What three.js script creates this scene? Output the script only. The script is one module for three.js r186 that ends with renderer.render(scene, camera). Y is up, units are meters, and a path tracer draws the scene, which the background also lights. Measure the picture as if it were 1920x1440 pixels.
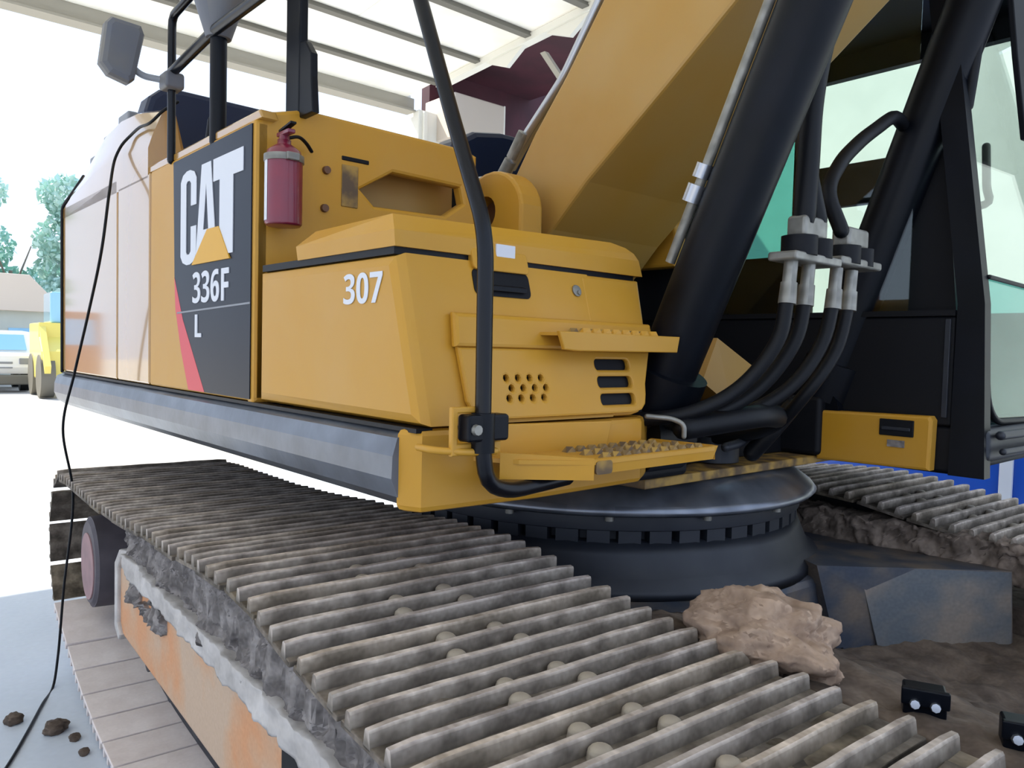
import * as THREE from 'three';
import { RoundedBoxGeometry } from 'three/addons/geometries/RoundedBoxGeometry.js';
import { ConvexGeometry } from 'three/addons/geometries/ConvexGeometry.js';
import { mergeGeometries, mergeVertices, toCreasedNormals } from 'three/addons/utils/BufferGeometryUtils.js';
import { FontLoader } from 'three/addons/loaders/FontLoader.js';
import { TextGeometry } from 'three/addons/geometries/TextGeometry.js';
import { ImprovedNoise } from 'three/addons/math/ImprovedNoise.js';

// ---------------------------------------------------------------- camera, sky, sun, exposure
const scene = new THREE.Scene();
const camera = new THREE.PerspectiveCamera(52.81, 4 / 3, 0.05, 400);
camera.position.set(-2.319, 1.65, 2.371);
camera.rotation.set(-0.0435, -0.6640, 0.0252, 'YXZ');

// bright overcast sky: near-white, a little bluer overhead
{
  const W = 64, H = 32, d = new Float32Array(W * H * 4);
  for (let y = 0; y < H; y++) for (let x = 0; x < W; x++) {
    const e = Math.max(0, (y + 0.5) / H * 2 - 1), i = (y * W + x) * 4;
    d[i] = 1.25 - 0.35 * e; d[i + 1] = 1.45 - 0.25 * e; d[i + 2] = 1.82 - 0.07 * e; d[i + 3] = 1;
  }
  const t = new THREE.DataTexture(d, W, H, THREE.RGBAFormat, THREE.FloatType);
  t.mapping = THREE.EquirectangularReflectionMapping; t.magFilter = t.minFilter = THREE.LinearFilter;
  t.colorSpace = THREE.LinearSRGBColorSpace; t.needsUpdate = true;
  scene.background = t; scene.environment = t;
}
const sun = new THREE.DirectionalLight(new THREE.Color(1, 0.92, 0.78), 10);
sun.position.set(-8, 15.6, -11); sun.target.position.set(0, 0, 0);
sun.castShadow = true; sun.shadow.radius = 1; sun.shadow.mapSize.set(2048, 2048);
Object.assign(sun.shadow.camera, { left: -40, right: 40, top: 40, bottom: -40, near: 1, far: 90 });
scene.add(sun, sun.target);

const renderer = new THREE.WebGLRenderer({ antialias: true });
renderer.toneMapping = THREE.LinearToneMapping;
renderer.toneMappingExposure = 0.9;
renderer.shadowMap.enabled = true;

// ---------------------------------------------------------------- helpers
const PH = 0.05949;                       // the upper structure is slewed 3.4 degrees against the tracks
const CA = Math.cos(PH), SA = Math.sin(PH);
const toWorld = (x, y, z) => [x * CA + z * SA, y, -x * SA + z * CA];
const perlin = new ImprovedNoise();
const fbm = (x, y, z, o = 4) => { let s = 0, a = 0.5; for (let i = 0; i < o; i++) { s += a * perlin.noise(x, y, z); x *= 2.03; y *= 2.03; z *= 2.03; a *= 0.5; } return s; };
let seed = 7;
const rnd = () => { seed = (seed + 0x6d2b79f5) | 0; let t = Math.imul(seed ^ (seed >>> 15), 1 | seed); t = (t + Math.imul(t ^ (t >>> 7), 61 | t)) ^ t; return ((t ^ (t >>> 14)) >>> 0) / 4294967296; };
const rr = (a, b) => a + (b - a) * rnd();
const V = (a) => new THREE.Vector3(a[0], a[1], a[2]);

function uvBox(g) {                       // uv in metres, projected along the main axis of each face
  if (g.index) g = g.toNonIndexed();
  const p = g.attributes.position, n = g.attributes.normal, uv = new Float32Array(p.count * 2);
  const a = new THREE.Vector3(), b = new THREE.Vector3(), c = new THREE.Vector3();
  for (let i = 0; i < p.count; i += 3) {
    a.fromBufferAttribute(p, i); b.fromBufferAttribute(p, i + 1); c.fromBufferAttribute(p, i + 2);
    const f = b.clone().sub(a).cross(c.clone().sub(a)), X = Math.abs(f.x), Y = Math.abs(f.y), Z = Math.abs(f.z);
    [a, b, c].forEach((q, k) => {
      const o = (i + k) * 2;
      if (X >= Y && X >= Z) { uv[o] = q.z; uv[o + 1] = q.y; } else if (Y >= Z) { uv[o] = q.x; uv[o + 1] = q.z; } else { uv[o] = q.x; uv[o + 1] = q.y; }
    });
  }
  g.setAttribute('uv', new THREE.BufferAttribute(uv, 2));
  for (const k of Object.keys(g.attributes)) if (!['position', 'normal', 'uv'].includes(k)) g.deleteAttribute(k);
  return g;
}
const taken = new Map();
function numbered(n) { const k = taken.get(n) ?? 0; taken.set(n, k + 1); return k ? n + '_' + String(k).padStart(3, '0') : n; }
function mesh(name, geos, mat, parent) {
  const list = (Array.isArray(geos) ? geos : [geos]).map(uvBox), g = list.length > 1 ? mergeGeometries(list) : list[0];
  const m = new THREE.Mesh(g, mat); m.name = parent === scene ? numbered(name) : name; m.castShadow = m.receiveShadow = true;
  parent.add(m); return m;
}
function shareMesh(name, geo, mat, parent) { const m = new THREE.Mesh(geo, mat); m.name = name; m.castShadow = m.receiveShadow = true; parent.add(m); return m; }
function thing(name, label, category, at = [0, 0, 0], turn = 0, group) {
  const o = new THREE.Group(); o.name = numbered(name); o.position.set(...at); o.rotation.y = turn; o.userData = { label, category };
  if (group) o.userData.group = group; scene.add(o); return o;
}
function tag(o, label, category, group) { o.userData = { label, category }; if (group) o.userData.group = group; return o; }
function struct(name, geos, mat, label) { const m = mesh(name, geos, mat, scene); m.userData = { kind: 'structure' }; if (label) m.userData.label = label; return m; }

// shapes
const box = (x0, x1, y0, y1, z0, z1, r = 0) => {
  const w = Math.abs(x1 - x0), h = Math.abs(y1 - y0), d = Math.abs(z1 - z0);
  const g = r > 0 ? new RoundedBoxGeometry(w, h, d, 2, Math.min(r, w / 2.01, h / 2.01, d / 2.01)) : new THREE.BoxGeometry(w, h, d);
  return g.translate((x0 + x1) / 2, (y0 + y1) / 2, (z0 + z1) / 2);
};
const shapeOf = (pts, holes = []) => {
  const s = new THREE.Shape(pts.map((p) => new THREE.Vector2(p[0], p[1])));
  for (const h of holes) s.holes.push(new THREE.Path(h.map((p) => new THREE.Vector2(p[0], p[1]))));
  return s;
};
const extr = (shape, depth, b) => new THREE.ExtrudeGeometry(shape, b > 0 ? { depth: depth - 2 * b, bevelEnabled: true, bevelSize: b, bevelThickness: b, bevelOffset: -b, bevelSegments: 2, curveSegments: 10 } : { depth, bevelEnabled: false, curveSegments: 10 }).translate(0, 0, b > 0 ? b : 0);
const prismX = (zy, x0, x1, b = 0, holes = []) => extr(shapeOf(zy.map(([z, y]) => [-z, y]), holes.map((h) => h.map(([z, y]) => [-z, y]))), x1 - x0, b).rotateY(Math.PI / 2).translate(x0, 0, 0);
const prismZ = (xy, z0, z1, b = 0, holes = []) => extr(shapeOf(xy, holes), z1 - z0, b).translate(0, 0, z0);
const prismY = (xz, y0, y1, b = 0) => extr(shapeOf(xz.map(([x, z]) => [x, -z])), y1 - y0, b).rotateX(-Math.PI / 2).translate(0, y0, 0);
const hull = (pts) => new ConvexGeometry(pts.map(V));
const ringPts = (cx, cy, r, n = 24, a0 = 0) => Array.from({ length: n }, (_, i) => [cx + r * Math.cos(a0 + i / n * 2 * Math.PI), cy + r * Math.sin(a0 + i / n * 2 * Math.PI)]);
const roundRect = (x0, x1, y0, y1, r, n = 4) => {
  const o = [];
  for (const [cx, cy, a] of [[x1 - r, y1 - r, 0], [x0 + r, y1 - r, 1], [x0 + r, y0 + r, 2], [x1 - r, y0 + r, 3]]) for (let i = 0; i <= n; i++) { const t = (a + i / n) * Math.PI / 2; o.push([cx + r * Math.cos(t), cy + r * Math.sin(t)]); }
  return o;
};
function bend(pts, radius = 0.06) {       // straight runs joined by rounded bends
  const P = pts.map(V), path = new THREE.CurvePath(); let from = P[0];
  for (let i = 1; i < P.length - 1; i++) {
    const a = P[i - 1].clone().sub(P[i]), b = P[i + 1].clone().sub(P[i]), r = Math.min(radius, a.length() / 2.1, b.length() / 2.1);
    const s = P[i].clone().addScaledVector(a.normalize(), r), e = P[i].clone().addScaledVector(b.normalize(), r);
    path.add(new THREE.LineCurve3(from, s)); path.add(new THREE.QuadraticBezierCurve3(s, P[i].clone(), e)); from = e;
  }
  path.add(new THREE.LineCurve3(from, P[P.length - 1])); return path;
}
const cap = (curve, r, t) => { const g = new THREE.SphereGeometry(r, 10, 6), p = curve.getPointAt(t); return g.translate(p.x, p.y, p.z); };
const capped = (c, r, seg, rad) => mergeGeometries([new THREE.TubeGeometry(c, seg, r, rad), cap(c, r * 0.995, 0), cap(c, r * 0.995, 1)].map((g) => g.toNonIndexed()));
const rail = (pts, r, radius = 0.06, seg = 48) => capped(bend(pts, radius), r, seg, 12);
const hose = (pts, r, seg = 40) => capped(new THREE.CatmullRomCurve3(pts.map(V), false, 'centripetal'), r, seg, 12);
function cyl(a, b, r0, r1 = r0, n = 28) {  // a cylinder between two points
  const A = V(a), B = V(b), d = B.clone().sub(A), g = new THREE.CylinderGeometry(r1, r0, d.length(), n);
  g.applyQuaternion(new THREE.Quaternion().setFromUnitVectors(new THREE.Vector3(0, 1, 0), d.clone().normalize()));
  const m = A.add(B).multiplyScalar(0.5); return g.translate(m.x, m.y, m.z);
}
function warp(g, f, smooth = true) {      // moves every vertex
  g.deleteAttribute('normal'); g.deleteAttribute('uv'); g = mergeVertices(g, 1e-4);
  const p = g.attributes.position, v = new THREE.Vector3();
  for (let i = 0; i < p.count; i++) { v.fromBufferAttribute(p, i); f(v); p.setXYZ(i, v.x, v.y, v.z); }
  if (!smooth) g = g.toNonIndexed(); g.computeVertexNormals(); return g;
}
function lumpBox(x0, x1, y0, y1, z0, z1, seg, amp, freq, k = 0, rise) {  // a caked slab of mud
  const cx = (x0 + x1) / 2, cy = (y0 + y1) / 2, cz = (z0 + z1) / 2;
  const g = new THREE.BoxGeometry(x1 - x0, y1 - y0, z1 - z0, seg[0], seg[1], seg[2]).translate(cx, cy, cz);
  return warp(g, (v) => {
    const px = v.x * freq + k, py = v.y * freq, pz = v.z * freq, h = 0.32 * fbm(px * 4.3, py * 4.3, pz * 4.3 + 5, 3), n = fbm(px, py, pz) + h, m = fbm(px + 31, py + 7, pz) + h, q = fbm(px + 3, py + 17, pz + 9);
    if (rise) v.y += rise(v);
    v.x += n * amp * 1.6; v.y += m * amp; v.z += q * amp;
  });
}
function loft(sections) {                 // equal outlines joined into a closed solid
  const pos = [], n = sections[0].length, tri = (...q) => q.forEach((p) => pos.push(...p));
  for (let s = 0; s < sections.length - 1; s++) for (let i = 0; i < n; i++) {
    const a = sections[s][i], b = sections[s][(i + 1) % n], c = sections[s + 1][(i + 1) % n], d = sections[s + 1][i]; tri(a, b, c); tri(a, c, d);
  }
  const capIt = (S, flip) => { for (let i = 1; i < n - 1; i++) flip ? tri(S[0], S[i + 1], S[i]) : tri(S[0], S[i], S[i + 1]); };
  capIt(sections[0], true); capIt(sections[sections.length - 1], false);
  const g = new THREE.BufferGeometry(); g.setAttribute('position', new THREE.Float32BufferAttribute(pos, 3)); g.computeVertexNormals(); return g;
}

// ---------------------------------------------------------------- materials
function noiseTex(size, metres, f) {       // f(u, v) in metres -> [r, g, b] sRGB 0..255
  const d = new Uint8Array(size * size * 4);
  for (let y = 0; y < size; y++) for (let x = 0; x < size; x++) { const c = f(x / size * metres, y / size * metres), i = (y * size + x) * 4; d[i] = c[0]; d[i + 1] = c[1]; d[i + 2] = c[2]; d[i + 3] = 255; }
  const t = new THREE.DataTexture(d, size, size); t.wrapS = t.wrapT = THREE.MirroredRepeatWrapping; t.magFilter = THREE.LinearFilter; t.minFilter = THREE.LinearMipmapLinearFilter; t.generateMipmaps = true;
  t.repeat.set(1 / metres, 1 / metres); t.needsUpdate = true; return t;
}
const hex = (h) => [h >> 16 & 255, h >> 8 & 255, h & 255];
const mixc = (a, b, t) => { t = Math.min(1, Math.max(0, t)); return [a[0] + (b[0] - a[0]) * t, a[1] + (b[1] - a[1]) * t, a[2] + (b[2] - a[2]) * t]; };
function tint(c0, c1, freq, metres = 2, size = 256, k = 0, sharp = 1.6, grain = 0) {
  const t = noiseTex(size, metres, (u, v) => { const c = mixc(hex(c0), hex(c1), 0.5 + sharp * fbm(u * freq + k, v * freq, k)), g = grain * fbm(u * 90 + k, v * 90, 3, 2); return c.map((q) => Math.min(255, Math.max(0, q + g))); });
  t.colorSpace = THREE.SRGBColorSpace; return t;
}
function bumpT(freq, metres = 1, size = 256, k = 5) { return noiseTex(size, metres, (u, v) => { const n = 128 + 210 * fbm(u * freq + k, v * freq, k, 5), c = Math.min(255, Math.max(0, n)); return [c, c, c]; }); }
const std = (o) => new THREE.MeshStandardMaterial(o), phy = (o) => new THREE.MeshPhysicalMaterial(o);
const bumpMud = bumpT(14), bumpFine = bumpT(40, 1);
const M = {
  yellow: phy({ map: tint(0xc28d22, 0xc2923f, 3, 2, 256, 1, 1.2), roughness: 0.45, specularIntensity: 0.6, clearcoat: 0.12, clearcoatRoughness: 0.25 }),
  yellowGloss: phy({ map: tint(0xb28435, 0xb58a46, 3, 2, 128, 2, 1), roughness: 0.25, clearcoat: 1, clearcoatRoughness: 0.06 }),
  yellowBoom: phy({ map: tint(0xb68733, 0xba9454, 2.2, 3, 256, 4, 1.3), roughness: 0.5, clearcoat: 0.15, clearcoatRoughness: 0.4 }),
  yellowWorn: std({ map: tint(0xa8853f, 0x5b4833, 14, 1, 256, 6, 2.6), roughness: 0.6 }),
  black: phy({ color: 0x080c14, roughness: 0.36, specularIntensity: 0.4 }),
  blackMatt: phy({ color: 0x0b0d13, roughness: 0.6, specularIntensity: 0.5 }),
  navy: phy({ map: tint(0x06090f, 0x0b0f18, 4, 1, 64, 3), roughness: 0.42, specularIntensity: 0.4 }),
  blueBlack: phy({ color: 0x15203a, roughness: 0.4, specularIntensity: 0.6 }),
  decal: phy({ color: 0x091120, roughness: 0.36, specularIntensity: 0.4 }),
  orangeYellow: std({ color: 0xd9a22a, roughness: 0.5 }),
  white: std({ color: 0xd6d8de, roughness: 0.45 }),
  red: std({ color: 0xd22f3c, roughness: 0.4 }),
  extRed: phy({ map: tint(0x7c1830, 0x6c2038, 8, 0.5, 64, 4), roughness: 0.35, clearcoat: 0.4 }),
  greyRail: phy({ map: tint(0x6c727c, 0x50545c, 5, 1.5, 256, 8, 1.6), roughness: 0.38, metalness: 0.1, clearcoat: 0.25, clearcoatRoughness: 0.25, bumpMap: bumpFine, bumpScale: 0.0006 }),
  steel: std({ color: 0xb9bcc2, roughness: 0.28, metalness: 0.85 }),
  ringSteel: std({ map: tint(0x8a8f99, 0x5c616b, 6, 1, 128, 3), roughness: 0.3, metalness: 0.6 }),
  darkSteel: std({ map: tint(0x20242d, 0x2d3037, 6, 1, 128, 9), roughness: 0.5, metalness: 0.2 }),
  zinc: std({ map: tint(0x9c9a92, 0x74726b, 20, 0.5, 64, 2), roughness: 0.4, metalness: 0.35 }),
  rubber: phy({ color: 0x0c0e13, roughness: 0.5, specularIntensity: 0.5 }),
  railBlack: phy({ color: 0x080b13, roughness: 0.28, specularIntensity: 0.6 }),
  shoe: [0, 1, 2, 3].map((i) => std({ map: tint([0x82776b, 0x8a7f72, 0x7d7368, 0x867967][i], [0x40382f, 0x4b4238, 0x3d362e, 0x463d30][i], 11, 1, 256, 11 + 5 * i, 1.9, 26), roughness: 0.85, bumpMap: bumpFine, bumpScale: 0.002 })),
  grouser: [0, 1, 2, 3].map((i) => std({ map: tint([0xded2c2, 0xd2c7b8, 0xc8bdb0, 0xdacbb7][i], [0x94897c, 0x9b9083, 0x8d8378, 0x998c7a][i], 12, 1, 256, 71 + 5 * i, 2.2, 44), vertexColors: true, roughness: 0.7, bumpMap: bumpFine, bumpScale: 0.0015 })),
  bolt: std({ map: tint(0xb3a898, 0x8d8274, 30, 0.3, 64, 4), roughness: 0.55, metalness: 0.1 }),
  mud: std({ map: tint(0x6c5e52, 0x4e4239, 12, 1, 256, 21, 1.8, 20), roughness: 0.95, bumpMap: bumpMud, bumpScale: 0.012 }),
  mudBrown: std({ map: tint(0x97877a, 0x675a50, 13, 1, 256, 23, 2.2, 24), roughness: 0.95, bumpMap: bumpMud, bumpScale: 0.014 }),
  mudGrey: std({ map: tint(0x928b87, 0x625c59, 16, 1, 256, 27, 2.2, 30), roughness: 0.95, bumpMap: bumpMud, bumpScale: 0.02 }),
  dust: std({ map: tint(0xcbc5c0, 0xada7a2, 10, 1, 128, 25, 1.6, 18), roughness: 0.95, bumpMap: bumpMud, bumpScale: 0.006 }),
  clay: std({ map: tint(0xb39a85, 0x8f7866, 14, 1, 256, 31, 1.8, 20), roughness: 0.95, bumpMap: bumpMud, bumpScale: 0.01 }),
  frameYellow: std({ map: tint(0xcf9468, 0xc2a68c, 3.2, 1.5, 256, 41, 2.4, 14), roughness: 0.75, bumpMap: bumpFine, bumpScale: 0.001 }),
  legSteel: std({ map: tint(0x39404e, 0x6a5f56, 5, 1, 256, 45, 2.6, 14), roughness: 0.5 }),
  legCover: std({ map: tint(0x5d6369, 0x857a70, 5, 1, 256, 47, 2.2, 18), roughness: 0.42 }),
  lowerShoe: std({ map: tint(0xf0e4de, 0xe0d2cb, 8, 1, 128, 52, 1.5, 14), roughness: 0.85 }),
  concrete: std({ map: tint(0xced5de, 0xc3cbd5, 1.3, 4, 256, 61, 1.4, 12), roughness: 0.45 }),
  yard: std({ map: tint(0xbfbcb6, 0xb1aea8, 1.1, 6, 256, 63, 1.4, 12), roughness: 0.9 }),
  roofSheet: phy({ map: tint(0xfaf9f4, 0xf1efe6, 2, 3, 256, 71, 1.4), roughness: 1, transmission: 0.34, thickness: 0 }),
  purlin: std({ color: 0x6f6c62, roughness: 0.6 }),
  eave: std({ color: 0xa49f92, roughness: 0.6 }),
  creamSteel: std({ color: 0xece9dc, roughness: 0.55 }),
  maroon: std({ map: tint(0x4a1d2b, 0x381522, 2, 2, 128, 81), roughness: 0.7 }),
  beige: std({ color: 0xcfc2b2, roughness: 0.7 }),
  whiteWall: std({ map: tint(0xc3c9c0, 0xb9bfb6, 1.2, 3, 128, 91), roughness: 0.7 }),
  glass: phy({ color: 0xeef8f4, roughness: 0.02, transmission: 1, thickness: 0, ior: 1.5 }),
  teal: phy({ color: 0xa8dcd8, roughness: 0.03, transmission: 1, thickness: 0, ior: 1.5 }),
  blue: phy({ color: 0x0f4fb8, roughness: 0.35, clearcoat: 0.5 }),
  leafGlareA: std({ color: 0xb9d9cf, roughness: 0.8, side: THREE.DoubleSide }),  // foliage paled: the veiling glare outside is put into the leaf colour
  leafGlareB: std({ color: 0x93c0b2, roughness: 0.8, side: THREE.DoubleSide }),  // second leaf colour, washed out by the same painted glare
  bark: std({ color: 0x7a6f63, roughness: 0.9 }),
  truckWhite: phy({ color: 0xeceef0, roughness: 0.3, clearcoat: 0.6 }),
  truckGlass: phy({ color: 0x8fc4e6, roughness: 0.08, clearcoat: 1 }),
  grey: std({ color: 0x8a8d93, roughness: 0.6 }),
  pinkPrimer: std({ map: tint(0xb08a8a, 0x93787a, 6, 0.5, 64, 9), roughness: 0.8 }),
  driveGrey: std({ map: tint(0x5d565c, 0x4c464c, 8, 0.5, 64, 5), roughness: 0.7 }),
  orangePaint: phy({ color: 0xb8622a, roughness: 0.4 }),
  mirrorGrey: std({ map: tint(0x5f6470, 0x76726b, 4, 0.5, 64, 7, 1.4), roughness: 0.5 }),
  pinBrown: std({ color: 0x6b4a34, roughness: 0.5, metalness: 0.3 }),
  orangeMach: phy({ color: 0xe6d56a, roughness: 0.4, clearcoat: 0.3 }),
};

// ---------------------------------------------------------------- the setting
const turned = (m) => { m.rotation.y = PH; return m; };
struct('floor', box(-9, 14, -0.25, 0, -7.6, 9), M.concrete);
struct('trim_1', box(-60, 60, -0.4, -0.02, -70, -7.62), M.yard, 'pale yard paving outside the shed');
struct('trim_2', box(-60, -9.02, -0.4, -0.02, -7.6, 40), M.yard, 'pale yard paving beside the shed');
struct('trim_3', box(14.02, 60, -0.4, -0.02, -7.6, 40), M.yard, 'pale yard paving beyond the white building');

// roof: sheets between purlins, sloping gently up from the eave at the back
const roofY = (z) => 5.13 + 0.06 * (z + 7);
const slant = (x0, x1, z0, z1, lo, hi) => { const q = []; for (const z of [z0, z1]) for (const x of [x0, x1]) for (const t of [lo, hi]) q.push([x, roofY(z) + t, z]); return hull(q); };
const ceiling = turned(struct('ceiling', [slant(-9.08, -9, -7.1, 6, -0.04, 0.08), slant(-9, 3.7, -7.12, -7.04, -0.02, 0.06), slant(-9, 3.7, 5.92, 6, -0.04, 0.06)], M.creamSteel));
const purlinZ = [-7.0, -6.3, -5.42, -4.5, -3.6, -2.7, -1.8, -0.9, 0, 0.9, 1.8, 2.7, 3.6, 4.5, 5.4];
purlinZ.forEach((z, i) => {
  const y = roofY(z);
  if (i) mesh('purlin', [box(-9, 3.62, y - 0.02, y + 0.05, z - 0.035, z + 0.035, 0.008), box(-9, 3.62, y - 0.03, y - 0.015, z - 0.05, z + 0.05)], M.purlin, ceiling);
  if (i < purlinZ.length - 1) {                                  // the sheets hung between two purlins
    const a = i ? z + 0.02 : -7.12, b = (i === purlinZ.length - 2 ? 6 : purlinZ[i + 1] - 0.02);
    const cuts = [-9, -6.2, -3.3, -0.6, 1.9, 3.62];
    for (let k = 0; k < cuts.length - 1; k++) {
      const dy = rr(-0.006, 0.006), x0 = cuts[k] - 0.002, x1 = cuts[k + 1] + 0.002;
      const pts = []; for (const [zz, x] of [[a, x0], [a, x1], [b, x0], [b, x1]]) for (const t of [0.02, 0.035]) pts.push([x, roofY(zz) + t + dy, zz]);
      mesh('roof_panel', hull(pts), M.roofSheet, ceiling);
    }
  }
});
turned(struct('trim_4', [box(-9, 3.75, 4.98, 5.15, -7.14, -7.02, 0.01), box(-9, 3.75, 4.96, 4.985, -7.2, -6.98)], M.eave, 'steel eave beam along the open back of the shed'));
{ // edge beam of the roof with bolted gussets below
  const pts = []; for (const z of [-6.3, 5.9]) for (const [x, dy] of [[3.6, -0.06], [3.72, -0.06], [3.6, 0.02], [3.72, 0.02]]) pts.push([x, roofY(z) + dy - 0.01, z]);
  const beam = turned(struct('trim_5', hull(pts), M.creamSteel, 'pale roof edge beam with gusset plates'));
  for (const z of [-4.95, -3.9, -2.4]) { const y = roofY(z) - 0.07; mesh('gusset', prismX([[z - 0.34, y - 0.02], [z + 0.34, y + 0.02], [z + 0.04, y - 0.16]], 3.63, 3.69, 0.004), M.creamSteel, beam); }
  mesh('brace', hull([[3.7, 5.07, -4.4], [3.76, 5.07, -4.4], [3.7, 5.07, -4.32], [3.76, 5.07, -4.32], [3.95, 4.5, -4.1], [4.01, 4.5, -4.1], [3.95, 4.5, -4.02], [4.01, 4.5, -4.02]]), M.eave, beam);
}
turned(struct('trim_6', [box(3.78, 4.16, 0, 5.0, -7.2, -6.95, 0.02), box(3.84, 3.9, 0, 4.98, -6.95, -6.9, 0.01)], M.creamSteel, 'pale steel post at the back corner of the shed'));
turned(struct('wall_back', box(4.2, 9.2, 3.6, 7.2, -7.5, -7.3), M.maroon, 'maroon sheet wall of the next bay'));
turned(struct('wall_right', box(8.9, 9.15, 0, 6.2, -7.3, 6.5), M.whiteWall, 'white building wall beyond the cab'));
turned(struct('trim_7', box(3.8, 6.2, 5.75, 5.9, -7.3, -3.0), M.maroon, 'maroon soffit of the next bay'));
{ const b = thing('wall_cabinet', 'beige box on the maroon wall behind the handrail, under the roof edge beam', 'box', toWorld(4.55, 4.6, -6.75), PH);
  mesh('body', box(-0.46, 0.46, 0, 0.62, -0.5, 0.22, 0.02), M.beige, b);
  mesh('edge_strip', box(0.44, 0.465, 0, 0.62, 0.215, 0.225, 0.004), M.creamSteel, b); }

// ---------------------------------------------------------------- the excavator
const ex = thing('excavator', 'large yellow and black crawler excavator parked inside the open shed', 'excavator');
const B = (name, geos, mat, parent = ex) => { const m = mesh(name, geos, mat, parent); if (parent === ex) m.rotation.y = PH; return m; };
const font = await new FontLoader().loadAsync('fonts/droid/droid_sans_bold.typeface.json');
function fit(g, z0, z1, y0, y1, x, d) {    // flat shape in x-y -> a thin raised mark on the machine's right side
  g.computeBoundingBox(); const b = g.boundingBox;
  g.translate(-b.min.x, -b.min.y, -b.min.z); g.scale((z1 - z0) / (b.max.x - b.min.x), (y1 - y0) / (b.max.y - b.min.y), d / (b.max.z - b.min.z));
  return g.rotateY(-Math.PI / 2).translate(x, y0, z0);
}
const text = (s) => new TextGeometry(s, { font, size: 1, depth: 0.1, curveSegments: 6, bevelEnabled: false });

// --- slewing deck and skirts
B('deck_frame', [box(-1.46, 1.46, 1.29, 1.462, -2.55, 0.2), box(-0.56, 0.5, 1.27, 1.44, 0.15, 0.62)], M.blackMatt);
B('counterweight', [prismY([[-1.48, -2.56], [1.48, -2.56], [1.4, -3.0], [1.0, -3.3], [0, -3.45], [-1.0, -3.3], [-1.38, -3.0]], 1.3, 2.38, 0.05)], M.yellowGloss);
B('side_skirt', loft([-2.62, -1.4, -0.3, 0.45, 0.79].map((z) => [[-1.40, 1.287], [-1.47, 1.288], [-1.515, 1.318], [-1.532, 1.36], [-1.53, 1.41], [-1.518, 1.45], [-1.49, 1.463], [-1.40, 1.463]].map(([x, y]) => [x, y, z])).map((s) => s.reverse()).map((s) => s)), M.greyRail);
const block = B('front_sill', [prismY([[-1.45, 0.1], [-1.45, 0.785], [-1.515, 0.787], [-1.49, 0.845], [-1.15, 0.865], [-0.75, 0.85], [-0.62, 0.77], [-0.57, 0.3], [-0.57, 0.1]].map(([x, z]) => [x, z]).reverse(), 1.287, 1.472, 0.014)], M.yellow);
B('bottom_plate', prismY([[-0.64, -0.7], [0.62, -0.7], [0.62, 0.75], [-0.6, 0.75]].reverse(), 1.236, 1.266, 0.004), M.yellowWorn);

// --- hood and its side doors
B('hood_core', [box(-1.46, -0.3, 1.46, 2.3, -2.55, -0.3), box(-0.4, 1.2, 1.46, 2.0, -2.55, -0.5)], M.blackMatt);
const door = (z0, z1, y1, mat, name = 'side_door') => B(name, prismX(roundRect(z0, z1, 1.475, y1, 0.012), -1.5, -1.455, 0.01), mat);
door(-2.56, -1.508, 2.36, M.yellowGloss); door(-1.496, -1.045, 2.318, M.yellowGloss);
const black = door(-1.035, -0.03, 2.318, M.yellow);
{
  mesh('black_graphic', prismX([[-0.754, 2.297], [-0.735, 1.886], [-0.641, 1.729], [-0.425, 1.482], [-0.05, 1.482], [-0.05, 2.308], [-0.754, 2.305]].reverse(), -1.5035, -1.4995), M.decal, black);
  mesh('red_stripe', prismX([[-0.735, 1.886], [-0.722, 1.77], [-0.66, 1.62], [-0.581, 1.482], [-0.425, 1.482], [-0.641, 1.729]], -1.504, -1.4995), M.red, black);
  // the maker's lettering
  const C = new THREE.Shape(); // C with a narrow counter
  [[0.28, 0.62], [0.28, 0.9], [0.24, 0.97], [0.17, 1], [0.11, 1], [0.04, 0.97], [0, 0.9], [0, 0.1], [0.04, 0.03], [0.11, 0], [0.17, 0], [0.24, 0.03], [0.28, 0.1], [0.28, 0.4], [0.185, 0.4], [0.185, 0.14], [0.16, 0.11], [0.12, 0.11], [0.1, 0.14], [0.1, 0.86], [0.12, 0.89], [0.16, 0.89], [0.185, 0.86], [0.185, 0.62]].forEach(([x, y], i) => (i ? C.lineTo(x, y) : C.moveTo(x, y)));
  const A = shapeOf([[0.27, 0], [0.37, 1], [0.52, 1], [0.62, 0], [0.52, 0], [0.5, 0.22], [0.39, 0.22], [0.37, 0]], [[[0.4, 0.33], [0.485, 0.33], [0.445, 0.8]]]);
  const T = shapeOf([[0.56, 1], [1, 1], [1, 0.78], [0.86, 0.78], [0.86, 0.04], [0.66, 0.04], [0.66, 0.78], [0.56, 0.78]]);
  const raw = [C, A, T].map((s) => new THREE.ExtrudeGeometry(s, { depth: 0.1, bevelEnabled: false }));
  mesh('lettering', fit(mergeGeometries(raw), -0.665, -0.108, 1.922, 2.25, -1.503, 0.003), M.white, black);
  mesh('yellow_triangle', prismX([[-0.545, 1.918], [-0.205, 1.918], [-0.30, 2.028], [-0.40, 2.028]], -1.5085, -1.503), M.orangeYellow, black);
  mesh('model_number', fit(text('336F'), -0.54, -0.215, 1.785, 1.892, -1.503, 0.003), M.white, black);
  mesh('model_letter', fit(text('L'), -0.515, -0.455, 1.668, 1.746, -1.503, 0.003), M.white, black);
  mesh('pin_stripe', prismX([[-0.7, 1.752], [-0.05, 1.77], [-0.05, 1.776], [-0.7, 1.758]], -1.5055, -1.503), M.grey, black);
}
B('roof_trim', [prismX([[-2.0, 2.318], [0.0, 2.318], [-0.02, 2.345], [-1.0, 2.345]], -1.495, -1.44, 0.006)], M.yellowGloss);
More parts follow.
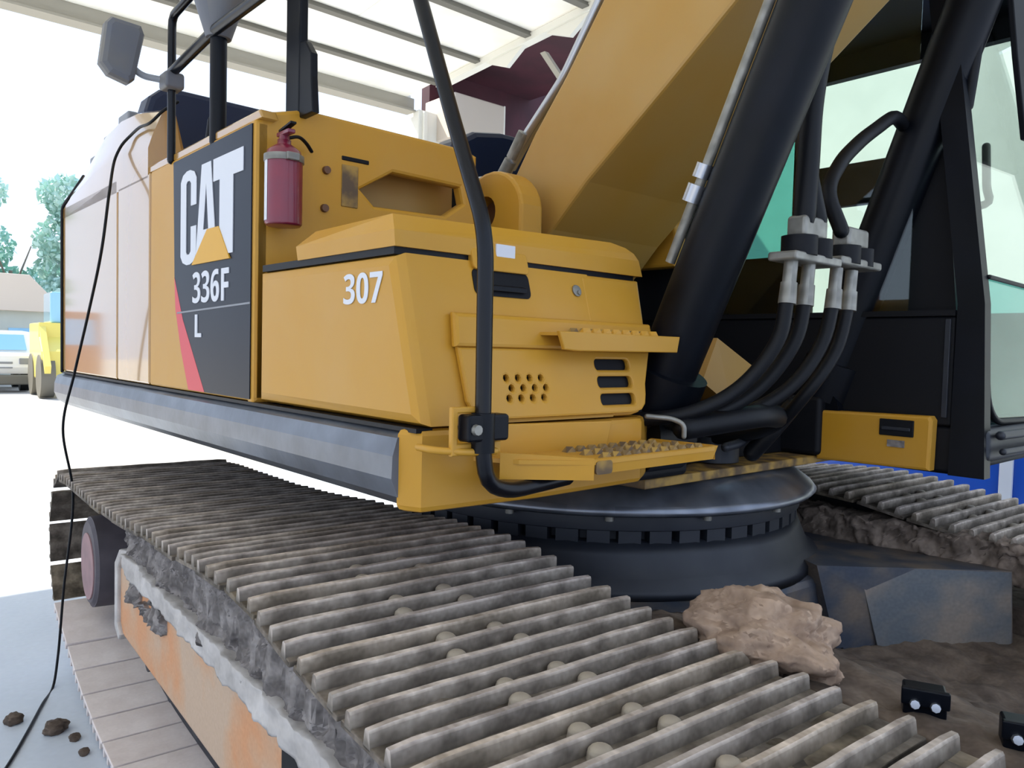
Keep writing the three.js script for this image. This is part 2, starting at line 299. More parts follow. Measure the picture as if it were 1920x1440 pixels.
// front face of the hood, with its recessed vent
const hf = B('hood_front', prismZ([[-1.5, 1.47], [-0.66, 1.47], [-0.66, 2.36], [-0.72, 2.376], [-1.34, 2.38], [-1.45, 2.35], [-1.5, 2.315]], -0.08, -0.03, 0.012, [[[-1.145, 2.165], [-1.09, 2.118], [-0.8, 2.125], [-0.72, 2.18], [-0.735, 2.235], [-1.02, 2.24]]]), M.yellow);
mesh('vent_back', box(-1.2, -0.66, 2.08, 2.28, -0.2, -0.18), M.yellowBoom, hf);
mesh('slot', box(-1.215, -1.115, 2.248, 2.262, -0.034, -0.027, 0.003), M.blackMatt, hf);
mesh('plate', box(-1.215, -1.155, 2.1, 2.235, -0.034, -0.026, 0.003), M.yellowWorn, hf);
for (const [x, y] of [[-1.275, 2.085], [-1.27, 2.205]]) mesh('bolt', cyl([x, y, -0.034], [x, y, -0.018], 0.014, 0.012, 12), M.pinBrown, hf);
B('hood_top', [prismY([[-1.45, -1.1], [-0.68, -1.1], [-0.68, -0.05], [-1.45, -0.05]].reverse(), 2.3, 2.352, 0.015)], M.yellow);
// raised rear hood: a bulging shoulder
const topY = [[-2.56, 2.415], [-2.4, 2.505], [-1.93, 2.636], [-1.66, 2.657], [-1.41, 2.64], [-1.07, 2.578]];
const sh = B('rear_hood', toCreasedNormals(loft(topY.map(([z, y]) => [[-1.5, 2.3], [-1.5, 2.30 + (y - 2.3) * 0.42], [-1.485, 2.30 + (y - 2.3) * 0.6], [-1.445, y - 0.008], [-1.40, y + 0.012], [-1.375, 2.44], [-1.33, 2.3]].map(([x, yy]) => [x, yy, z])).map((s) => s.reverse())), 0.5), M.yellowGloss);
B('hood_cover', prismZ([[-1.27, 2.3], [-0.2, 2.3], [-0.2, 2.93], [-1.1, 2.935], [-1.2, 2.915], [-1.25, 2.87], [-1.27, 2.8]], -2.08, -1.9, 0.03), M.blueBlack);
for (const [x, y, w, h] of [[-1.41, 2.575, 0.03, 0.05], [-1.335, 2.66, 0.05, 0.12], [-1.262, 2.77, 0.055, 0.14]]) B('hood_louvre', box(x - w / 2, x + w / 2, y - h / 2, y + h / 2, -2.32, -2.14, 0.012), M.grey);
B('rear_edge_seal', rail([[-1.503, 1.475, -2.565], [-1.503, 2.362, -2.565], [-1.47, 2.44, -2.45], [-1.44, 2.51, -2.38]], 0.009, 0.03), M.rubber);
B('deck_seal', box(-1.503, -1.46, 1.464, 1.474, -2.56, 0.84), M.rubber);
B('muffler_cover', prismZ([[-0.16, 2.0], [0.5, 2.0], [0.5, 2.79], [0.2, 2.79], [0.02, 2.76], [-0.1, 2.69], [-0.16, 2.6]], -1.2, -0.9, 0.03), M.blueBlack);

// --- tool box at the front corner
const front = (y) => 0.735 + (1.868 - y) * 0.293;
const sheared = (g) => { const p = g.attributes.position; for (let i = 0; i < p.count; i++) p.setZ(i, p.getZ(i) + front(p.getY(i))); g.computeVertexNormals(); return g; };
const tb = B('tool_box', [prismX([[0, 1.478], [front(1.478), 1.478], [front(1.866), 1.866], [0, 1.866]].reverse(), -1.5, -0.84, 0.03), sheared(prismZ([[-0.9, 1.478], [-0.79, 1.478], [-0.757, 1.484], [-0.735, 1.5], [-0.723, 1.525], [-0.715, 1.56], [-0.66, 1.70], [-0.645, 1.866], [-0.9, 1.866]], -0.5, 0.001, 0.012))], M.yellow);
mesh('lid', [hull([[-1.5, 1.879, 0.255], [-0.63, 1.879, 0.255], [-1.5, 1.879, 0.738], [-0.63, 1.879, 0.738], [-1.503, 1.916, 0.25], [-0.64, 1.93, 0.25], [-1.503, 1.916, 0.738], [-0.645, 1.925, 0.735], [-1.465, 1.958, 0.29], [-1.49, 1.955, 0.71], [-0.76, 1.97, 0.29], [-0.75, 1.97, 0.715], [-0.69, 1.96, 0.72], [-0.66, 1.945, 0.728], [-0.69, 1.96, 0.29], [-0.66, 1.945, 0.27]]), sheared(prismZ(roundRect(-1.283, -1.1, 1.845, 1.9, 0.012), -0.06, 0.012, 0.004))], M.yellow, tb);
mesh('seam', [box(-1.496, -0.66, 1.862, 1.881, 0.02, 0.728)], M.rubber, tb);
mesh('handle_recess', sheared(prismZ(roundRect(-1.285, -1.1, 1.782, 1.848, 0.016), -0.01, 0.0025)), M.blackMatt, tb);
mesh('handle', sheared(prismZ(roundRect(-1.255, -1.12, 1.795, 1.81, 0.006), 0.002, 0.014, 0.003)), M.black, tb);
mesh('lock', [sheared(prismZ(ringPts(-0.925, 1.817, 0.016, 16), 0, 0.006, 0.002)), sheared(prismZ(ringPts(-0.922, 1.812, 0.006, 8), 0.005, 0.01))], M.zinc, tb);
mesh('unit_number', fit(text('307'), 0.512, 0.69, 1.752, 1.826, -1.501, 0.0015), M.white, tb);
mesh('label_sticker', box(-1.205, -1.142, 1.862, 1.915, 0.728, 0.7425, 0.002), M.white, tb);
const slots = [[1.603, 1.632], [1.556, 1.586], [1.51, 1.54]].map(([a, b]) => roundRect(-0.925, -0.785, a, b, 0.012));
const holes = []; for (let r = 0; r < 3; r++) for (let c = 0; c < 4; c++) holes.push(ringPts(-1.245 + c * 0.038 + (r % 2) * 0.012, 1.583 - r * 0.024, 0.0085, 8));
mesh('lower_panel', sheared(prismZ([[-1.33, 1.488], [-0.80, 1.488], [-0.765, 1.494], [-0.745, 1.51], [-0.735, 1.535], [-0.728, 1.565], [-0.685, 1.655], [-1.375, 1.655], [-1.37, 1.53], [-1.355, 1.5]], 0, 0.02, 0.006, [...slots, ...holes])), M.yellow, tb);
mesh('upper_panel', sheared(prismZ([[-1.385, 1.655], [-0.672, 1.655], [-0.66, 1.70], [-0.66, 1.735], [-1.375, 1.735]], 0, 0.026, 0.01)), M.yellow, tb);
mesh('slot_shade', sheared(prismZ(roundRect(-1.27, -0.775, 1.5, 1.645, 0.01), -0.004, 0.0015)), M.blackMatt, tb);  // black sheet paints the shade inside the slots and perforations
// upper step with serrated tread
const teeth = (parent, mat, x0, x1, n, y, z0, h) => { for (let i = 0; i < n; i++) { const x = x0 + (x1 - x0) * (i + 0.5) / n, w = (x1 - x0) / n * 0.42; mesh('tread_tooth', hull([[x - w, y, z0], [x + w, y, z0], [x - w, y, z0 + 0.02], [x + w, y, z0 + 0.02], [x - w * 0.2, y + h, z0 + 0.004], [x + w * 0.5, y + h, z0 + 0.016]]), mat, parent); } };
const s1 = B('upper_step', [prismY([[-1.12, 0.78], [-0.63, 0.78], [-0.635, 0.865], [-0.66, 0.885], [-1.1, 0.885]].reverse(), 1.69, 1.698), prismZ([[-1.1, 1.655], [-1.05, 1.652], [-0.645, 1.655], [-0.635, 1.70], [-1.12, 1.70]], 0.875, 0.887, 0.003), box(-1.25, -1.1, 1.658, 1.708, 0.79, 0.806, 0.004)], M.yellow);
teeth(s1, M.yellow, -1.03, -0.72, 8, 1.696, 0.86, 0.016); teeth(s1, M.yellowWorn, -1.03, -0.72, 8, 1.696, 0.815, 0.016);
// lower step: bracket and serrated plate
const s2 = B('lower_step', [prismY([[-1.36, 0.84], [-0.74, 0.84], [-0.7, 0.94], [-0.66, 1.02], [-0.68, 1.045], [-1.16, 1.05], [-1.3, 0.95]].reverse(), 1.395, 1.405), hull([[-1.16, 1.372, 1.045], [-0.68, 1.372, 1.04], [-1.16, 1.408, 1.05], [-0.665, 1.408, 1.045], [-1.16, 1.372, 1.038], [-0.68, 1.372, 1.03], [-1.16, 1.408, 1.04], [-0.665, 1.408, 1.034]]), hull([[-1.16, 1.36, 1.05], [-1.33, 1.36, 0.92], [-1.16, 1.41, 1.05], [-1.33, 1.42, 0.92], [-1.15, 1.36, 1.04], [-1.32, 1.36, 0.91], [-1.15, 1.41, 1.04], [-1.32, 1.42, 0.91]]), hull([[-0.67, 1.37, 1.04], [-0.66, 1.37, 1.03], [-0.67, 1.408, 1.04], [-0.66, 1.408, 1.03], [-0.7, 1.38, 0.85], [-0.71, 1.38, 0.85], [-0.7, 1.41, 0.85], [-0.71, 1.41, 0.85]]), prismZ([[-1.34, 1.40], [-0.92, 1.40], [-0.9, 1.47], [-1.3, 1.478], [-1.36, 1.45]], 0.86, 0.874, 0.004)], M.yellow);
teeth(s2, M.yellowWorn, -1.12, -0.72, 11, 1.404, 1.02, 0.014); teeth(s2, M.yellowWorn, -1.12, -0.74, 10, 1.404, 0.96, 0.014); teeth(s2, M.yellowWorn, -1.12, -0.76, 9, 1.404, 0.9, 0.014);
mesh('rust_patch', prismZ(roundRect(-1.155, -1.1, 1.372, 1.403, 0.008), 1.047, 1.0525), M.yellowWorn, s2);
mesh('clip', rail([[-0.74, 1.475, 0.86], [-0.68, 1.47, 0.9], [-0.66, 1.455, 0.93], [-0.66, 1.42, 0.93]], 0.007, 0.02), M.zinc, s2);
// grab rail of the front corner with its clamp
const gr = B('grab_rail', rail([[-1.15, 1.352, 0.955], [-1.33, 1.338, 0.955], [-1.395, 1.36, 0.955], [-1.41, 1.44, 0.955], [-1.41, 1.86, 0.95], [-1.41, 1.93, 0.935], [-1.41, 2.16, 0.825], [-1.41, 2.47, 0.685], [-1.41, 3.0, 0.44]], 0.018, 0.05, 96), M.railBlack);
mesh('clamp', [prismZ(roundRect(-1.465, -1.352, 1.455, 1.513, 0.008), 0.935, 0.975, 0.006), cyl([-1.41, 1.43, 0.955], [-1.41, 1.515, 0.955], 0.026)], M.black, gr);
mesh('clamp_bolt', [cyl([-1.446, 1.482, 0.97], [-1.446, 1.482, 0.985], 0.013, 0.011, 10)], M.zinc, gr);
mesh('bracket', [prismZ([[-1.485, 1.425], [-1.35, 1.425], [-1.35, 1.45], [-1.47, 1.45], [-1.47, 1.515], [-1.385, 1.515], [-1.385, 1.528], [-1.485, 1.528]], 0.932, 0.946, 0.003), box(-1.40, -1.36, 1.43, 1.45, 0.85, 0.92, 0.004), rail([[-1.51, 1.437, 0.86], [-1.51, 1.437, 0.925], [-1.44, 1.432, 0.955], [-1.37, 1.43, 0.95]], 0.008, 0.03)], M.yellow, gr);

// --- rails, posts, mirror and lamp on the hood
B('hood_post', [box(-1.365, -1.335, 2.35, 3.1, -0.127, -0.03, 0.008), prismX([[-0.125, 2.35], [0.055, 2.35], [0.042, 2.46], [0.04, 2.53], [0.0, 2.575], [-0.125, 2.6]], -1.362, -1.338, 0.004)], M.black);
const lp = B('lamp_post', [rail([[-1.48, 2.315, -0.385], [-1.48, 2.70, -0.385]], 0.027, 0.02, 10), rail([[-1.48, 2.315, -0.47], [-1.48, 2.40, -0.44]], 0.014, 0.02, 8)], M.navy);
mesh('lamp_housing', [cyl([-1.48, 2.655, -0.385], [-1.48, 2.84, -0.385], 0.04, 0.1), cyl([-1.48, 2.84, -0.385], [-1.48, 2.9, -0.385], 0.1, 0.1)], M.mirrorGrey, lp);
B('guard_rail', [rail([[-1.5, 2.32, -0.79], [-1.5, 2.842, -0.79], [-1.5, 2.858, -0.55], [-1.5, 2.86, 0.3]], 0.015, 0.04, 60), rail([[-1.5, 2.64, -0.79], [-1.5, 2.672, -0.38], [-1.5, 2.665, 0.1]], 0.018, 0.05, 30)], M.railBlack);
const mi = B('mirror', [box(-1.535, -1.465, 2.575, 2.635, -0.83, -0.75, 0.012)], M.mirrorGrey);
mesh('arm', rail([[-1.5, 2.61, -0.8], [-1.585, 2.625, -0.86], [-1.625, 2.66, -0.87]], 0.012, 0.03, 20), M.grey, mi);
mesh('mirror_head', prismZ([[-1.728, 2.635], [-1.70, 2.60], [-1.632, 2.582], [-1.612, 2.60], [-1.578, 2.77], [-1.59, 2.80], [-1.69, 2.805], [-1.71, 2.78]], -0.9, -0.83, 0.02), M.mirrorGrey, mi);

// --- boom, its foot and hydraulic pipes
const boomSide = [[-0.27, 1.85], [-0.16, 1.88], [0.067, 2.12], [0.243, 2.278], [0.595, 2.543], [0.849, 2.741], [2.3, 3.9], [1.5, 4.55], [0.295, 2.915], [0.117, 2.69], [-0.054, 2.5], [-0.15, 2.37], [-0.3, 2.22], [-0.33, 2.0]];
const boom = B('boom', prismX(boomSide.slice().reverse(), -0.36, 0.3, 0.012), M.yellowBoom);
mesh('boom_pipe', [rail([[-0.33, 2.385, -0.24], [-0.33, 2.50, -0.155], [-0.33, 2.70, 0.075], [-0.33, 3.2, 0.45]], 0.018, 0.05, 50), rail([[-0.28, 2.42, -0.26], [-0.28, 2.56, -0.13], [-0.28, 2.78, 0.1], [-0.28, 3.2, 0.42]], 0.014, 0.05, 50)], M.steel, boom);
mesh('pipe_fitting', [cyl([-0.345, 2.375, -0.255], [-0.345, 2.43, -0.205], 0.026), cyl([-0.345, 2.44, -0.2], [-0.345, 2.53, -0.13], 0.022)], M.zinc, boom);
B('foot_pipe', rail([[-0.6, 2.30, -0.23], [-0.42, 2.352, -0.215], [-0.35, 2.375, -0.235]], 0.011, 0.04, 24), M.steel);
const ear = (x0, x1, name, foot = 1.6) => B(name, prismX([...Array.from({ length: 15 }, (_, i) => { const a = -0.1 + i / 14 * (Math.PI + 0.1); return [-0.075 + 0.185 * Math.cos(a), 2.165 + 0.165 * Math.sin(a)]; }), [-0.262, foot], [0.11, foot]], x0, x1, 0.012, [ringPts(-0.1, 2.175, 0.075, 20)]), M.yellow);
const e1 = ear(-0.56, -0.45, 'boom_ear'); ear(0.36, 0.44, 'boom_ear', 2.04);
mesh('pin', cyl([-0.52, 2.172, -0.1], [0.42, 2.172, -0.1], 0.05), M.pinBrown, e1);
B('ear_brace', prismX([[-0.55, 2.3], [-0.35, 2.295], [-0.3, 2.2], [-0.3, 1.9], [-0.6, 1.9], [-0.6, 2.25]], -0.56, -0.5, 0.015), M.yellow);

// --- boom cylinders
function boomCylinder(x, a, b) {          // a, b: [y, z] of the foot and of a point up the barrel
  const c = B('boom_cylinder', cyl([x, a[0] + 0.004, a[1] - 0.008], [x, b[0] + 0.004, b[1] - 0.008], 0.09, 0.09, 40), M.navy);
  const d = new THREE.Vector3(0, b[0] - a[0], b[1] - a[1]).normalize(), at = (t, off = 0, dx = 0) => [x + dx, a[0] + d.y * t - d.z * -off, a[1] + d.z * t + d.y * -off];
  mesh('foot_eye', [cyl([x - 0.09, a[0] - 0.02, a[1]], [x + 0.09, a[0] - 0.02, a[1]], 0.125, 0.125, 30), cyl(at(0.05), at(0.2), 0.118)], M.navy, c);
  if (x < 0) mesh('oil_pipe', [cyl(at(0.5, 0.105, -0.05), at(2.4, 0.105, -0.05), 0.015, 0.015, 16)], M.zinc, c);
  if (x < 0) { mesh('pipe_clamp', cyl(at(0.68, 0.112, -0.05), at(0.73, 0.112, -0.05), 0.027), M.steel, c); mesh('pipe_clamp', cyl(at(0.75, 0.112, -0.05), at(0.79, 0.112, -0.05), 0.024), M.steel, c); }
  return c;
}
boomCylinder(-0.55, [1.42, 0.71], [3.5, 1.63]);
boomCylinder(0.55, [1.45, 0.71], [3.7, 1.49]);
for (const q of [-0.55, 0.55]) B('cylinder_bracket', box(q - 0.13, q + 0.13, 1.27, 1.5, 0.55, 0.78, 0.02), M.blackMatt);
B('boom_foot_bracket', hull([[-0.25, 1.56, 0.7], [-0.17, 1.71, 0.7], [0.11, 1.58, 0.72], [-0.04, 1.475, 0.7], [-0.1, 1.475, 0.72], [-0.25, 1.56, 0.4], [-0.17, 1.71, 0.4], [0.11, 1.58, 0.4], [-0.04, 1.475, 0.4]]), M.yellowBoom);

// --- hydraulic hoses with their couplings
const hoseSet = (x, dx, up, low, y0) => {
  const f = B('hose_coupling', [box(x - 0.075, x + 0.06, 1.992, 2.055, 1.065, 1.125, 0.012)], M.zinc);
  mesh('flange', box(x - 0.145, x + 0.125, 1.92 + y0, 1.946 + y0, 1.05, 1.14, 0.008), M.zinc, f);
  mesh('neck', [cyl([x - 0.06, 1.94, 1.1], [x - 0.06, 1.995, 1.1], 0.05), cyl([x + 0.04, 1.94, 1.1], [x + 0.04, 1.995, 1.1], 0.045)], M.blackMatt, f);
  for (const s of [-0.1, 0]) mesh('ferrule', [cyl([x + s - 0.015, 1.80, 1.1], [x + s - 0.008, 1.86, 1.1], 0.025, 0.023, 16), cyl([x + s - 0.008, 1.856, 1.1], [x + s, 1.925, 1.1], 0.02, 0.02, 8)], M.zinc, f);
  return f;
};
hoseSet(-0.32, 0, 0, 0, 0); hoseSet(-0.05, 0, 0, 0, 0.012);
const rub = (pts, r, name = 'hydraulic_hose') => B(name, hose(pts, r), M.rubber);
rub([[-0.435, 1.82, 1.1], [-0.44, 1.70, 1.08], [-0.5, 1.56, 1.0], [-0.62, 1.48, 0.9], [-0.75, 1.45, 0.7]], 0.021);
rub([[-0.335, 1.82, 1.1], [-0.345, 1.70, 1.08], [-0.41, 1.55, 1.0], [-0.55, 1.46, 0.88], [-0.75, 1.43, 0.6]], 0.021);
rub([[-0.165, 1.82, 1.1], [-0.18, 1.70, 1.08], [-0.25, 1.56, 1.02], [-0.38, 1.46, 0.9], [-0.5, 1.42, 0.65]], 0.021);
rub([[-0.065, 1.82, 1.1], [-0.09, 1.68, 1.08], [-0.15, 1.54, 1.02], [-0.14, 1.42, 0.9], [-0.1, 1.34, 0.6]], 0.021);
rub([[-0.36, 2.05, 1.1], [-0.35, 2.2, 1.1], [-0.34, 2.38, 1.1], [-0.29, 2.56, 1.1], [-0.18, 2.78, 1.1], [0.1, 3.2, 1.1]], 0.032);
rub([[-0.28, 2.05, 1.1], [-0.29, 2.25, 1.06], [-0.25, 2.42, 1.04], [-0.2, 2.62, 1.05], [-0.1, 2.8, 1.05], [0.2, 3.2, 1.1]], 0.028);
rub([[-0.13, 2.04, 1.1], [-0.14, 2.16, 1.06], [-0.06, 2.26, 1.05], [0.06, 2.35, 1.05], [0.19, 2.425, 1.05], [0.32, 2.49, 1.05], [0.48, 2.5, 1.02]], 0.023);
rub([[0.56, 2.55, 1.2], [0.55, 2.7, 1.22], [0.53, 2.85, 1.24], [0.46, 3.2, 1.26]], 0.02);
rub([[-0.62, 1.44, 0.9], [-0.35, 1.47, 0.98], [-0.1, 1.45, 0.9], [0.15, 1.44, 0.75]], 0.035);
rub([[-0.09, 1.32, 0.8], [-0.07, 1.4, 0.86], [-0.02, 1.48, 0.9]], 0.03);
B('swing_motor', [cyl([-0.3, 1.27, 0.45], [-0.3, 1.44, 0.45], 0.13), cyl([-0.05, 1.27, 0.62], [-0.05, 1.36, 0.62], 0.09)], M.darkSteel);
B('hose_elbow', [hose([[-0.22, 1.345, 0.78], [-0.12, 1.36, 0.78], [-0.06, 1.39, 0.76], [-0.06, 1.43, 0.72]], 0.016)], M.darkSteel);

// --- cab
const cab = B('cab', [box(0.5, 1.5, 1.25, 1.42, -0.6, 1.24, 0.02), box(0.5, 1.5, 3.2, 3.3, -0.6, 1.3, 0.04), box(0.5, 1.5, 1.42, 3.2, -0.6, -0.5)], M.blackMatt);
mesh('side_wall', [box(0.5, 0.54, 1.42, 1.81, -0.55, 1.22, 0.01), prismX([[-0.55, 1.81], [1.22, 1.81], [1.22, 1.83], [-0.55, 1.83]], 0.485, 0.54)], M.blackMatt, cab);
mesh('panel_edge', box(0.494, 0.503, 1.45, 1.80, 1.185, 1.205, 0.003), M.darkSteel, cab);
mesh('front_pillar', [hull([[0.49, 1.25, 1.22], [0.55, 1.25, 1.22], [0.49, 1.25, 1.335], [0.55, 1.25, 1.335], [0.49, 1.85, 1.225], [0.55, 1.85, 1.225], [0.49, 1.85, 1.31], [0.55, 1.85, 1.31]]), hull([[0.49, 1.85, 1.225], [0.55, 1.85, 1.225], [0.49, 1.85, 1.31], [0.55, 1.85, 1.31], [0.49, 3.25, 1.04], [0.55, 3.25, 1.04], [0.49, 3.25, 1.12], [0.55, 3.25, 1.12]])], M.navy, cab);
mesh('front_pillar', [box(1.43, 1.5, 1.42, 3.25, 1.24, 1.32, 0.012)], M.navy, cab);
mesh('rear_pillar', [box(0.5, 0.56, 1.8, 3.22, 0.02, 0.12, 0.01), box(0.5, 0.53, 1.8, 3.22, -0.55, 0.03), box(1.46, 1.5, 1.42, 3.22, 0.05, 0.17), box(1.46, 1.5, 1.42, 2.2, -0.5, 0.06), box(1.46, 1.5, 2.86, 3.22, -0.5, 0.06)], M.blackMatt, cab);
mesh('door_frame', [box(1.45, 1.5, 3.08, 3.25, -0.5, 1.28), box(1.45, 1.5, 2.43, 2.645, 0.1, 0.72, 0.01), box(1.45, 1.5, 1.42, 1.87, -0.5, 1.28, 0.01)], M.blackMatt, cab);
mesh('door_handle', rail([[1.46, 2.62, 0.98], [1.43, 2.42, 1.0], [1.43, 2.36, 1.02], [1.43, 2.33, 0.86]], 0.018, 0.04, 24), M.black, cab);
mesh('sun_visor', prismZ([[0.56, 3.1], [0.57, 2.92], [0.66, 2.72], [0.80, 2.46], [1.45, 2.5], [1.45, 3.1]].reverse(), 1.3, 1.32, 0.004), M.blackMatt, cab);
mesh('side_glass', box(0.515, 0.521, 1.83, 3.2, 0.1, 1.05), M.glass, cab);
mesh('rear_side_glass', box(1.475, 1.481, 2.2, 2.86, -0.5, 0.05), M.teal, cab);
mesh('windscreen', hull([[0.56, 1.945, 1.285], [1.43, 1.945, 1.285], [0.56, 1.945, 1.291], [1.43, 1.945, 1.291], [0.56, 3.2, 1.10], [1.43, 3.2, 1.10], [0.56, 3.2, 1.106], [1.43, 3.2, 1.106]]), M.glass, cab);
mesh('lower_windscreen', prismZ([[0.56, 1.94], [0.56, 1.62], [0.6, 1.5], [0.7, 1.435], [1.43, 1.42], [1.43, 1.94]], 1.285, 1.291), M.teal, cab);
mesh('glass_seal', [rail([[0.55, 1.945, 1.3], [1.43, 1.935, 1.3]], 0.008, 0.02, 8), rail([[0.57, 1.62, 1.3], [0.6, 1.5, 1.3], [0.7, 1.435, 1.3], [1.43, 1.42, 1.3]], 0.012, 0.06, 30)], M.rubber, cab);
mesh('added_dark_panel', hull([[0.56, 1.8, 0.85], [0.62, 1.8, 0.85], [0.56, 1.8, 1.2], [0.62, 1.8, 1.2], [0.56, 2.5, 1.02], [0.62, 2.5, 1.02], [0.56, 2.62, 1.12], [0.62, 2.62, 1.12]]), M.blackMatt, cab);  // dark panel added to block the bright view and keep the cab dark
mesh('seat', [box(0.8, 1.2, 1.62, 1.78, -0.2, 0.35, 0.05), box(0.8, 1.2, 1.75, 2.3, -0.45, -0.3, 0.05), box(0.9, 1.1, 1.42, 1.65, -0.1, 0.2, 0.02)], M.blackMatt, cab);
mesh('lower_front', [box(0.5, 1.5, 1.30, 1.42, 1.24, 1.34, 0.03), rail([[0.55, 1.40, 1.36], [1.45, 1.39, 1.36]], 0.016, 0.02, 8), rail([[0.55, 1.345, 1.37], [1.45, 1.335, 1.37]], 0.012, 0.02, 8)], M.darkSteel, cab);
const yp = B('cab_base_panel', [prismX([[0.76, 1.255], [1.175, 1.262], [1.178, 1.44], [1.168, 1.455], [0.75, 1.447]].reverse(), 0.44, 0.5, 0.01)], M.yellow);
mesh('latch_plate', [box(0.434, 0.442, 1.375, 1.435, 1.0, 1.12, 0.003)], M.blackMatt, yp);
mesh('latch', [box(0.428, 0.437, 1.395, 1.408, 1.01, 1.11, 0.003)], M.darkSteel, yp);
mesh('worn_label', [box(0.436, 0.4415, 1.335, 1.36, 1.03, 1.09)], M.mudGrey, yp);

// --- slewing ring and carbody (below the slewing ring everything follows the tracks)
const U = (name, geos, mat, parent = ex) => mesh(name, geos, mat, parent);
const lathe = (pts, n = 72) => new THREE.LatheGeometry(pts.map(([r, y]) => new THREE.Vector2(r, y)), n);
U('slewing_ring', lathe([[0.70, 1.24], [0.80, 1.215], [0.87, 1.165], [0.885, 1.145], [0.87, 1.13], [0.79, 1.128], [0.5, 1.128]]), M.ringSteel);
const ringWall = U('ring_flange', [lathe([[0.82, 1.128], [0.825, 1.078], [0.815, 1.073], [0.7, 1.073]]), lathe([[0.7, 1.036], [0.815, 1.036], [0.83, 1.0], [0.86, 0.93], [0.9, 0.9], [0.9, 0.86], [0.5, 0.86]]), lathe([[0.765, 1.1], [0.765, 1.02]])], M.darkSteel);
{ const g = []; for (let i = 0; i < 50; i++) { const a = i / 50 * Math.PI * 2; g.push(box(-0.037, 0.037, 1.028, 1.087, 0.765, 0.815).rotateY(a)); } mesh('spacer', g, M.darkSteel, ringWall); }
{ const g = []; for (let i = 0; i < 16; i++) { const a = i / 16 * Math.PI * 2 + 0.07; g.push(cyl([0.845 * Math.sin(a), 1.113, 0.845 * Math.cos(a)], [0.845 * Math.sin(a), 1.13, 0.845 * Math.cos(a)], 0.014, 0.014, 8)); } mesh('ring_bolt', g, M.zinc, ringWall); }
U('carbody', [prismY([[-0.75, -0.9], [0.75, -0.9], [0.95, -0.6], [0.95, 0.6], [0.75, 0.9], [-0.75, 0.9], [-0.95, 0.6], [-0.95, -0.6]].reverse(), 0.5, 0.87, 0.03)], M.legSteel);
U('carbody_leg', hull([[0.2, 0.92, 0.92], [0.86, 0.89, 1.305], [0.88, 0.55, 1.315], [0.3, 0.58, 0.96], [0.45, 0.9, 0.5], [1.25, 0.85, 1.0], [1.25, 0.5, 1.0], [0.45, 0.55, 0.5]]), M.legSteel);
U('carbody_leg', hull([[-0.2, 0.86, 0.85], [-0.85, 0.8, 1.25], [-0.88, 0.5, 1.25], [-0.3, 0.55, 0.9], [-0.45, 0.86, 0.5], [-1.2, 0.8, 1.0], [-1.2, 0.45, 1.0], [-0.45, 0.5, 0.5]]), M.legSteel);
for (const s of [-1, 1]) U('carbody_leg', hull([[s * 0.2, 0.88, -0.85], [s * 0.95, 0.8, -1.3], [s * 0.95, 0.5, -1.3], [s * 0.3, 0.55, -0.9], [s * 0.5, 0.86, -0.5], [s * 1.2, 0.8, -1.0], [s * 1.2, 0.45, -1.0], [s * 0.5, 0.5, -0.5]]), M.legSteel);
U('leg_cover', [hull([[0.345, 0.912, 0.985], [0.86, 0.885, 1.29], [0.875, 0.605, 1.298], [0.42, 0.625, 1.03], [0.34, 0.912, 1.0], [0.855, 0.885, 1.305], [0.87, 0.605, 1.312], [0.41, 0.625, 1.045]])], M.legCover);

// --- tracks
const PITCH = 0.216, LIFT = 0.046;
const ribTop = [[-2.05, 0.975], [-1.55, 0.99], [-1.1, 1.0], [-0.7, 1.02], [-0.3, 1.05], [0.0, 1.062], [0.23, 1.08], [0.5, 1.088], [0.72, 1.072], [0.9, 1.046], [1.14, 1.018], [1.4, 1.008], [1.75, 1.0], [2.05, 0.99]];
const loop = [...ribTop.map(([z, y]) => [z, y - LIFT]), [2.3, 0.9], [2.47, 0.72], [2.53, 0.5], [2.45, 0.27], [2.25, 0.11], [1.95, 0.055], [1.0, 0.05], [0, 0.05], [-1.15, 0.06], [-1.6, 0.115], [-1.95, 0.2], [-2.2, 0.255], [-2.34, 0.36], [-2.43, 0.57], [-2.36, 0.76], [-2.23, 0.9]];
const loopCurve = new THREE.CatmullRomCurve3(loop.map(([z, y]) => new THREE.Vector3(0, y, z)), true, 'centripetal');
loopCurve.arcLengthDivisions = 2000;
const loopLen = loopCurve.getLength(), nShoes = Math.round(loopLen / PITCH);
let u0 = 0; { let best = 9; for (let i = 0; i < 4000; i++) { const p = loopCurve.getPointAt(i / 4000); if (p.y > 0.7 && Math.abs(p.z - 1.228) < best) { best = Math.abs(p.z - 1.228); u0 = i / 4000; } } }
